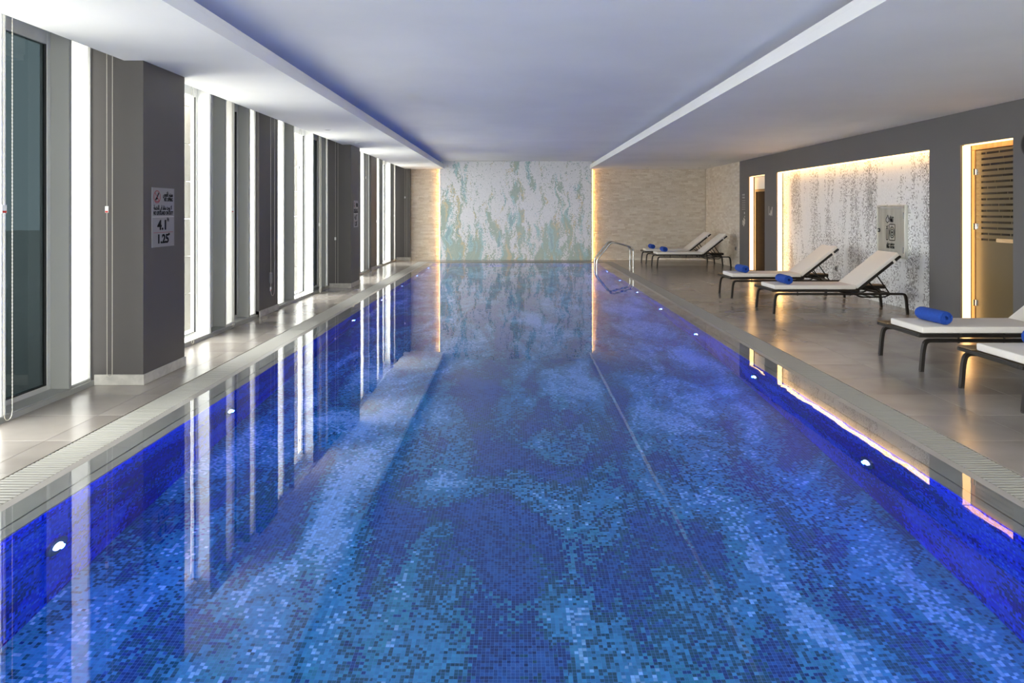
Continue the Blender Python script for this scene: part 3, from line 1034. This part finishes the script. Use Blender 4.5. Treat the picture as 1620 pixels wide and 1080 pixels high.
# ================================================================== sun loungers
def lounger():
    t = thing('sun_lounger', '', 'sun lounger', group='sun loungers on the deck')
    H = 0.385
    prof = [(-0.015, -0.02), (0.015, -0.02), (0.015, 0.02), (-0.015, 0.02)]
    foot = fillet([(-0.962, 0, 0.0), (-0.945, 0, 0.20), (-0.925, 0, 0.285), (-0.78, 0, 0.285), (-0.74, 0, 0.285)], 0.10, 6)
    me_leg = MB().sweep(foot, prof, up=(0, 1, 0)).mesh('leg', 45)
    me_leg2 = MB().sweep([(-p[0], p[1], p[2]) for p in foot], prof, up=(0, 1, 0)).mesh('leg', 45)
    me_rail = MB().box(-0.745, 0.745, -0.02, 0.02, 0.27, 0.30, 0.004).mesh('side_rail')
    for me in (me_leg, me_leg2, me_rail):
        me.materials.append(M['bronze'])
    # the sweep profile lies in the XZ plane: give it the flat bar's width across
    for s in (-1, 1):
        for me in (me_leg, me_leg2, me_rail):
            o = link(me.name.split('.')[0], me, None, t)
            o.location = (0, s * H, 0)
        for k, x in enumerate((-0.62, -0.2, 0.14, 0.5)):
            if k < 3:
                o = MB().cyl((x, s * H, 0.306), 0.009, 0.09, 'Z', 8).build('spacer', M['bronze'], t)
        o = MB().cyl((-0.962, s * H, 0.004), 0.022, 0.008, 'Z', 12).build('foot_cap', M['black'], t)
    b = MB()
    b.box(-0.99, 0.27, -0.40, -0.36, 0.315, 0.345, 0.004)
    b.box(-0.99, 0.27, 0.36, 0.40, 0.315, 0.345, 0.004)
    b.box(-0.99, -0.955, -0.36, 0.36, 0.315, 0.345, 0.004)
    b.box(0.235, 0.27, -0.36, 0.36, 0.315, 0.345, 0.004)
    b.build('seat_frame', M['bronze'], t)
    MB().box(-0.957, 0.237, -0.362, 0.362, 0.330, 0.338).build('sling', M['woven'], t)
    MB().box(-0.988, 0.94, 0.205, 0.398, 0.3455, 0.358, 0.004).build('woven_side_shelf', M['woven'], t)
    b = MB()
    b.box(0.62, 0.66, -0.37, 0.37, 0.272, 0.298, 0.003)
    b.box(0.30, 0.34, -0.37, 0.37, 0.272, 0.298, 0.003)
    b.build('cross_bar', M['bronze'], t)
    MB().box(0.60, 0.94, 0.21, 0.39, 0.30, 0.3455, 0.004).build('shelf_bearer', M['bronze'], t)
    # rack that hangs under the head end
    b = MB()
    for s in (-1, 1):
        b.tube(fillet([(0.22, s * 0.33, 0.285), (0.30, s * 0.33, 0.235), (0.66, s * 0.33, 0.235), (0.76, s * 0.33, 0.285)], 0.04, 4), 0.011, 8, up=(0, 1, 0))
    for x in (0.36, 0.48, 0.60):
        b.box(x - 0.008, x + 0.008, -0.33, 0.33, 0.228, 0.242)
    b.build('rear_rack', M['bronze'], t, 50)
    # raised back
    ang = math.radians(38.5)
    R = Matrix.Translation((0.235, 0, 0.33)) @ Matrix.Rotation(-ang, 4, 'Y')
    b = MB()
    b.box(0, 0.80, -0.40, -0.36, -0.015, 0.015, 0.004, R)
    b.box(0, 0.80, 0.165, 0.20, -0.015, 0.015, 0.004, R)
    b.box(0.765, 0.80, -0.36, 0.165, -0.015, 0.015, 0.004, R)
    b.box(0.0, 0.035, -0.36, 0.165, -0.015, 0.015, 0.004, R)
    bf = b.build('backrest_frame', M['bronze'], t)
    MB().box(0.03, 0.77, -0.362, 0.167, -0.004, 0.004, 0, R).build('sling', M['woven'], bf)
    b = MB()
    for s in (-1, 0.45):
        b.tube([(0.235 + 0.40 * math.cos(ang), s * 0.30, 0.33 + 0.40 * math.sin(ang) - 0.015), (0.74, s * 0.30, 0.29)], 0.010, 8, up=(0, 1, 0))
        b.tube([(0.235 + 0.24 * math.cos(ang), s * 0.28, 0.33 + 0.24 * math.sin(ang) - 0.015), (0.62, s * 0.28, 0.29)], 0.008, 8, up=(0, 1, 0))
    b.tube([(0.74, -0.36, 0.29), (0.74, 0.36, 0.29)], 0.010, 8)
    b.build('support_strut', M['bronze'], t, 50)
    # cushions
    def pad(x0, x1, y0, y1, z0, z1, mtx=None):
        bmx = MB()
        bmx.box(x0, x1, y0, y1, z0, z1, 0.016, None, 3)
        for v in bmx.bm.verts:
            fx = (v.co.x - (x0 + x1) / 2) / ((x1 - x0) / 2)
            fy = (v.co.y - (y0 + y1) / 2) / ((y1 - y0) / 2)
        if mtx is not None:
            bmesh.ops.transform(bmx.bm, matrix=mtx, verts=bmx.bm.verts[:])
        return bmx
    pad(-0.955, 0.222, -0.392, 0.198, 0.351, 0.412).build('seat_cushion', M['cushion'], t, 35)
    pad(0.022, 0.80, -0.392, 0.198, 0.019, 0.075, R).build('back_cushion', M['cushion'], t, 35)
    b = MB()
    for s in (-0.403, 0.203):
        b.box(0.66, 0.695, s - 0.002, s + 0.002, -0.02, 0.03, 0, R)
    b.box(0.66, 0.695, -0.405, 0.205, -0.022, -0.018, 0, R)
    b.build('strap', M['cushion'], t)
    return t

def towel_mesh(seed):
    rnd = random.Random(seed)
    turns, r0, th, L = 4.4, 0.012, 0.0112, 0.40
    N = 120
    bmx = bmesh.new()
    NL = 16
    def rad(a):
        return r0 + th * a / (2 * PI)
    inner, outer = [], []
    for i in range(N + 1):
        a = turns * 2 * PI * i / N
        taper = 1.0 if i < N - 8 else (N - i) / 8 * 0.8 + 0.2
        ri = rad(a)
        inner.append((ri * math.cos(a), ri * math.sin(a)))
        ro = ri + th * 0.93 * taper
        outer.append((ro * math.cos(a), ro * math.sin(a)))
    loop = outer + inner[::-1]
    rings = []
    for j in range(NL + 1):
        y = -L / 2 + L * j / NL
        ring = []
        for k, (px, pz) in enumerate(loop):
            e = 0.0
            if j in (0, NL):
                e = rnd.uniform(-0.004, 0.004)
            s = 1.0 + 0.012 * math.sin(j * 1.1 + k * 0.05 + seed) - (0.05 if j in (0, NL) else 0)
            ring.append(bmx.verts.new((px * s, y + e, pz * s * 0.96)))
        rings.append(ring)
    n = len(loop)
    for j in range(NL):
        for k in range(n):
            bmx.faces.new((rings[j][k], rings[j][(k + 1) % n], rings[j + 1][(k + 1) % n], rings[j + 1][k]))
    for ring in (rings[0], rings[-1]):
        for i in range(N):
            bmx.faces.new((ring[i], ring[i + 1], ring[n - 2 - i], ring[n - 1 - i]))
    bmesh.ops.recalc_face_normals(bmx, faces=bmx.faces[:])
    me = bpy.data.meshes.new('rolled_towel')
    bmx.to_mesh(me)
    bmx.free()
    for p in me.polygons:
        p.use_smooth = True
    me.set_sharp_from_angle(angle=math.radians(60))
    me.materials.append(M['towel'])
    return me

proto = lounger()
spots = [
    (4.685, 5.84, 'sun lounger nearest the pool corner, only its foot end in view', 'on the lounger nearest the camera, cut by the picture edge', 4.09),
    (4.70, 7.25, 'sun lounger in front of the frosted sauna door', 'on the lounger in front of the sauna door', 4.01),
    (4.68, 11.11, 'sun lounger in front of the steel hose cabinet, nearer of that pair', 'on the lounger below the steel hose cabinet', 3.97),
    (4.66, 13.12, 'sun lounger before the far half of the grey mosaic niche', 'on the lounger before the far half of the mosaic niche', 3.96),
    (4.65, 19.78, 'sun lounger by the stone wall, nearer of the far pair', 'on the nearer of the two far loungers', 3.92),
    (4.64, 21.35, 'sun lounger standing closest to the far stone wall', 'on the lounger closest to the far stone wall', 3.89),
]
for i, (x, y, lab, tl_, tx) in enumerate(spots):
    o = proto if i == 0 else copy_tree(proto)
    o.location = (x, y, 0.0)
    o['label'] = 'dark metal ' + lab
    tw = link('rolled_towel', towel_mesh(i), None, None, None, 'royal blue towel rolled up ' + tl_, 'towel', 'rolled blue towels on the loungers')
    roll = random.uniform(3.75, 4.1)
    low = min(-v.co.x * math.sin(roll) + v.co.z * math.cos(roll) for v in tw.data.vertices)
    tw.location = (tx, y - 0.10, 0.4135 - low)
    tw.rotation_euler = (0, roll, random.uniform(-0.06, 0.06))

# ================================================================== hose cabinet in the niche
CX, CY0, CY1, CZ0, CZ1 = 5.92, 11.24, 12.11, 0.751, 1.57
hc = thing('hose_reel_cabinet', 'stainless steel fire hose cabinet with black symbols set in the mosaic niche', 'cabinet', (CX, (CY0 + CY1) / 2, CZ0))
W2, HH = (CY1 - CY0) / 2, CZ1 - CZ0
b = MB()
b.box(-0.05, 0, -W2, W2, HH - 0.035, HH, 0.002)
b.box(-0.05, 0, -W2, W2, 0, 0.03, 0.002)
b.box(-0.05, 0, -W2, -W2 + 0.035, 0.03, HH - 0.035, 0.002)
b.box(-0.05, 0, W2 - 0.02, W2, 0.03, HH - 0.035, 0.002)
b.build('cabinet_frame', M['brushed'], hc)
MB().box(-0.045, -0.01, -W2 + 0.04, W2 - 0.025, 0.036, HH - 0.045, 0.002).build('door', M['brushed'], hc)
lk = MB().cyl((-0.052, W2 - 0.075, 0.42), 0.034, 0.014, 'X', 24).build('lock', M['black'], hc, 30)
MB().box(-0.062, -0.058, W2 - 0.10, W2 - 0.05, 0.41, 0.43).build('latch', M['chrome'], lk)
for z in (0.13, 0.66):
    MB().box(-0.052, -0.044, -W2 + 0.025, -W2 + 0.05, z - 0.05, z + 0.05, 0.002).build('hinge', M['steel'], hc)
def decal(me, y, z, m='ink', name='symbol', parent=hc, x=-0.0465):
    o = link(name, me, M[m], parent)
    o.matrix_local = on_right(y, z, x)
    return o
# flame over three dots and bars
b = MB()
fl = [(0.0, -0.06), (0.045, -0.03), (0.04, 0.02), (0.012, 0.065), (-0.01, 0.03), (-0.04, 0.01), (-0.045, -0.03)]
b.sweep([(p[0], p[1], 0) for p in fl], [(-0.006, -0.0006), (0.006, -0.0006), (0.006, 0.0006), (-0.006, 0.0006)], True, (0, 0, 1))
decal(b.mesh('symbol'), 0.095, 0.60)
decal(text_mesh(arabic('حريق'), 0.07, 0.002), -0.03, 0.635, name='lettering')
decal(text_mesh('FIRE', 0.062, 0.003), -0.03, 0.575, name='lettering')
# reel in a rounded frame, nozzle beside it
b = MB()
pr = [(-0.006, -0.0006), (0.006, -0.0006), (0.006, 0.0006), (-0.006, 0.0006)]
b.sweep(fillet([(0, 0.125, 0), (0.09, 0.125, 0), (0.09, -0.125, 0), (-0.09, -0.125, 0), (-0.09, 0.125, 0), (0, 0.125, 0)], 0.025, 4)[:-1], pr, True, (0, 0, 1))
for r in (0.07, 0.042):
    b.sweep([(r * math.cos(2 * PI * k / 24), 1.2 * r * math.sin(2 * PI * k / 24), 0) for k in range(24)], pr, True, (0, 0, 1))
b.cyl((0, 0, 0), 0.018, 0.0014, 'Z', 16)
decal(b.mesh('symbol'), -0.05, 0.395)
b = MB()
b.sweep(fillet([(0, 0.06, 0), (0.025, 0.06, 0), (0.025, -0.12, 0), (-0.025, -0.12, 0), (-0.025, 0.06, 0), (0, 0.06, 0)], 0.012, 3)[:-1], pr, True, (0, 0, 1))
b.sweep([(-0.03, 0.10, 0), (0.0, 0.075, 0), (0.03, 0.11, 0)], pr, False, (0, 0, 1))
decal(b.mesh('symbol'), 0.105, 0.395)
decal(text_mesh(arabic('خرطوم حريق'), 0.062, 0.002, width=0.25), 0.0, 0.215, name='lettering')
decal(text_mesh('FIRE HOSE', 0.05, 0.002, width=0.25), 0.0, 0.16, name='lettering')

# ================================================================== signs on the pillars
def pool_sign(yc, label):
    t = thing('depth_sign', label, 'sign', (-3.16, yc, 1.42))
    MB().box(0, 0.006, -0.21, 0.21, -0.262, 0.262, 0.001).build('plate', M['sign'], t)
    def put(me, y, z, m='ink', name='lettering'):
        o = link(name, me, M[m], t)
        o.matrix_local = on_left(y, z, 0.0065)
    put(text_mesh(arabic('ممنوع الغوص'), 0.062, 0.0015, width=0.19), 0.085, 0.205)
    put(text_mesh('NO DIVING', 0.046, 0.0012, width=0.165), 0.095, 0.158)
    put(text_mesh(arabic('لا يوجد منقذ في الخدمة'), 0.056, 0.0015, width=0.34), -0.01, 0.085)
    put(text_mesh('NO LIFEGUARD ON DUTY', 0.046, 0.0012, width=0.375), 0.0, 0.037)
    put(text_mesh('4.1', 0.118, 0.004, width=0.165), -0.02, -0.072)
    put(text_mesh('Ft', 0.045, 0.001), 0.085, -0.022)
    put(text_mesh('1.25', 0.108, 0.004, width=0.20), -0.01, -0.195)
    put(text_mesh('m', 0.035, 0.002), 0.105, -0.15)
    b = MB()
    b.box(-0.2, 0.2, -0.0015, 0.0015, -0.0005, 0.0005)
    put(b.mesh('dividing_line'), 0, 0.005, 'silver', 'dividing_line')
    b = MB()
    b.box(-0.185, 0.185, -0.002, 0.002, -0.0005, 0.0005)
    put(b.mesh('dividing_line'), 0, -0.134, 'sign_red', 'dividing_line')
    p2 = [(-0.0035, -0.0006), (0.0035, -0.0006), (0.0035, 0.0006), (-0.0035, 0.0006)]
    b = MB()
    b.sweep([(0.058 * math.cos(2 * PI * k / 32), 0.053 * math.sin(2 * PI * k / 32), 0) for k in range(32)], p2, True, (0, 0, 1))
    b.sweep([(-0.04, 0.038, 0), (0.04, -0.038, 0)], p2, False, (0, 0, 1))
    b.box(-0.04, 0.04, -0.044, -0.036, -0.0005, 0.0005)
    put(b.mesh('symbol'), -0.12, 0.182, 'sign_red', 'symbol')
    b = MB()
    b.sweep([(0.03, 0.035, 0), (0.008, 0.006, 0), (-0.03, -0.03, 0)], [(-0.007, -0.0005), (0.007, -0.0005), (0.007, 0.0005), (-0.007, 0.0005)], False, (0, 0, 1))
    b.cyl((0.0, -0.012, 0), 0.011, 0.001, 'Z', 12)
    put(b.mesh('symbol'), -0.12, 0.182, 'ink', 'symbol')
pool_sign(6.69, 'grey no diving and depth sign on the near pillar reading 4.1 and 1.25')
pool_sign(14.77, 'small pale depth sign on the second pillar down the window wall')

# ================================================================== wall marks, sockets, clock
t = thing('wall_sign', 'silver wall lettering with figures left of the dark wooden door', 'sign', (WALL_R, 18.83, 1.5))
def wmark(parent, me, y, z, name='mark'):
    o = link(name, me, M['silver'], parent)
    o.matrix_local = on_right(y, z, -0.003)
b = MB()
for k in range(2):
    for j in range(3):
        b.box(-0.10 + 0.07 * j, -0.08 + 0.07 * j, 0.37 - 0.07 * k, 0.41 - 0.07 * k, -0.002, 0.002)
wmark(t, b.mesh('lettering'), 0, 0, 'lettering')
b = MB()
for k in range(5):
    b.box(-0.14, 0.12, 0.24 - 0.055 * k, 0.246 - 0.055 * k, -0.002, 0.002)
wmark(t, b.mesh('lettering'), 0, 0, 'lettering')
b = MB()
for (u, v, r) in ((0.06, -0.07, 0.03), (0.08, -0.16, 0.022), (0.02, -0.22, 0.035), (-0.05, -0.29, 0.045), (0.05, -0.31, 0.05), (0.0, -0.37, 0.04), (0.08, -0.25, 0.03), (-0.08, -0.35, 0.025)):
    b.cyl((u, v, 0), r, 0.004, 'Z', 9)
wmark(t, b.mesh('emblem'), 0, 0, 'emblem')
t = thing('wall_sign', 'small silver symbol on the grey wall between door and niche', 'sign', (WALL_R, 16.85, 1.47))
b = MB()
b.sweep([(0.10, 0.10, 0), (0.07, -0.09, 0), (0.02, 0.02, 0), (-0.02, -0.09, 0), (-0.06, -0.05, 0)], [(-0.016, -0.002), (0.016, -0.002), (0.016, 0.002), (-0.016, 0.002)], False, (0, 0, 1))
b.box(-0.12, -0.11, -0.09, 0.12, -0.002, 0.002)
wmark(t, b.mesh('symbol'), 0, 0, 'symbol')

def socket(x, y, z, label, facing, dark=True):
    t = thing('wall_socket', label, 'socket', (x, y, z))
    s = -1 if facing == 'R' else 1
    MB().box(0, s * 0.012, -0.045, 0.045, -0.045, 0.045, 0.004).build('plate', mat('socket_grey', (0.18, 0.18, 0.18), 0.4), t)
    MB().cyl((s * 0.013, 0, 0), 0.022, 0.006, 'X', 16).build('outlet', M['black'], t)
socket(5.92, 13.75, 0.42, 'dark grey square socket low on the grey niche mosaic', 'R')
socket(WALL_R - 0.005, 19.5, 0.50, 'small dark socket on the side stone wall behind the far loungers', 'R')
t = thing('wall_clock', 'round black wall clock right of the sauna door, cut by the picture edge', 'clock', (WALL_R, 8.315, 2.225))
MB().cyl((-0.018, 0, 0), 0.15, 0.036, 'X', 40).build('casing', M['black'], t, 30)
MB().cyl((-0.0375, 0, 0), 0.13, 0.003, 'X', 40).build('dial', mat('dark_dial', (0.03, 0.03, 0.032), 0.2), t, 30)

# ceiling fittings
LM = None
for i, (x, y, lab) in enumerate(((3.88, 21.9, 'above the head of the far handrail'), (4.6, 21.9, 'above the middle of the far loungers'), (5.4, 21.9, 'in the corner over the stone wall'), (5.4, 20.7, 'near the side stone wall'),
                    (-2.95, 11.73, 'on the window side halfway down the hall'), (-2.95, 14.0, 'on the window side by the second pillar'))):
    t = thing('ceiling_downlight', 'small white recessed downlight, unlit, %s' % lab, 'downlight', (x, y, ZL))
    MB().cyl((0, 0, -0.003), 0.05, 0.006, 'Z', 20).build('trim_ring', M['white_plastic'], t, 30)
    MB().cyl((0, 0, -0.0065), 0.035, 0.002, 'Z', 20).build('lens', mat('downlight_lens', (0.3, 0.3, 0.3), 0.3), t, 30)

# ================================================================== blind chains
def chain(x, y, zbot, along, label, half=0.035, tagz=None, bead=False, ztop=2.90, tagred=False):
    """a hanging loop of ball chain; along is the direction from one strand to the other"""
    t = thing('blind_chain', label, 'blind chain', (x, y, zbot), group='roller blind chains along the windows')
    ax = Vector((1, 0, 0)) if along == 'X' else Vector((0, 1, 0))
    Hh = ztop - zbot
    pts = [(-half, Hh), (-half * 0.9, half * 2)]
    arc = [(-half * 0.9 * math.cos(PI * k / 10), half * 0.9 - half * 0.9 * math.sin(PI * k / 10) + 0.004) for k in range(11)]
    side1 = [(-half, Hh + (half - Hh) * k / 220) for k in range(220)] if bead else [(-half, Hh)]
    side2 = [(half, half + (Hh - half) * k / 220) for k in range(1, 221)] if bead else [(half, Hh)]
    path = side1 + arc + side2
    b = MB()
    r = 0.0038 if bead else 0.0026
    n = 6
    P3 = [ax * p[0] + Vector((0, 0, p[1])) for p in path]
    rings = []
    for i, p in enumerate(P3):
        q0, q1 = P3[max(0, i - 1)], P3[min(len(P3) - 1, i + 1)]
        tn = (q1 - q0).normalized()
        s1 = Vector((0, 1, 0)) if along == 'X' else Vector((1, 0, 0))
        s2 = tn.cross(s1)
        rr = r * (1.0 if (not bead or i % 2) else 0.45)
        rings.append([b.bm.verts.new(p + (s1 * math.cos(2 * PI * k / n) + s2 * math.sin(2 * PI * k / n)) * rr) for k in range(n)])
    for i in range(len(rings) - 1):
        for k in range(n):
            b.bm.faces.new((rings[i][k], rings[i][(k + 1) % n], rings[i + 1][(k + 1) % n], rings[i + 1][k]))
    b.build('bead_loop', M['cord'], t)
    if tagz is not None:
        off = ax * (-half)
        MB().box(off.x - (0.014 if along == 'X' else 0.003), off.x + (0.014 if along == 'X' else 0.003), off.y - (0.003 if along == 'X' else 0.024), off.y + (0.003 if along == 'X' else 0.024),
                 tagz - zbot - 0.028, tagz - zbot + 0.028, 0.001).build('tag', M['white_plastic'], t)
        tg = t.children[-1]
        if tagred:
            e = 0.0035
            if along == 'X':
                MB().box(off.x - 0.012, off.x + 0.012, -e, -e + 0.0004, tagz - zbot - 0.026, tagz - zbot - 0.012).build('tag_print', M['red'], tg)
            else:
                MB().box(off.x + e - 0.0004, off.x + e, off.y - 0.021, off.y + 0.021, tagz - zbot - 0.026, tagz - zbot - 0.012).build('tag_print', M['red'], tg)
chain(-3.50, 5.15, 0.03, 'Y', 'twisted white blind chain before the large dark pane, nearest the pool corner', 0.042, 1.49, True, tagred=True)
chain(-3.42, 6.29, 0.075, 'X', 'beige blind chain hanging in front of the near pillar', 0.024, 1.49, tagred=True)
chain(-3.45, 7.98, 0.05, 'Y', 'thin blind chain before the first wide clear window', 0.03, None)
chain(-3.45, 9.13, 0.06, 'Y', 'blind chain with a small tag by the first bright strip past the near pillar', 0.03, 1.49, tagred=True)
chain(-3.51, 10.80, 0.25, 'Y', 'blind chain on the dark flat panel, its white and red tag hanging low', 0.09, 0.36, tagred=True, ztop=2.95)
chain(-3.45, 11.97, 0.06, 'Y', 'blind chain with a tag high before the second wide clear window', 0.05, 2.17)
chain(-3.45, 13.20, 0.03, 'Y', 'blind chain looping to the curb left of the second pillar', 0.05, 1.24)
chain(-3.42, 14.29, 0.07, 'X', 'beige blind chain hanging in front of the second pillar', 0.026, 0.95)
chain(-3.45, 17.25, 0.06, 'Y', 'blind chain just behind the second pillar with a high tag', 0.03, 2.25)
chain(-3.45, 18.6, 0.06, 'Y', 'blind chain on the far flat dark panel', 0.03, 1.22)
chain(-3.45, 20.05, 0.06, 'Y', 'blind chain with a grey tag before the far wide window', 0.03, 1.98)
chain(-3.45, 21.3, 0.06, 'Y', 'blind chain with a white tag right of the far wide window', 0.03, 1.35)
chain(-3.28, 22.40, 0.06, 'X', 'blind chain in front of the dark pillar in the far corner', 0.03, 1.89)
t = thing('chain_tensioner', 'dark grey chain tensioner box fixed low on the flat dark panel', 'chain holder', (-3.555, 10.80, 0.52))
MB().box(0, 0.03, -0.035, 0.035, -0.09, 0.07, 0.008).build('holder', mat('holder_grey', (0.16, 0.16, 0.18), 0.4), t)
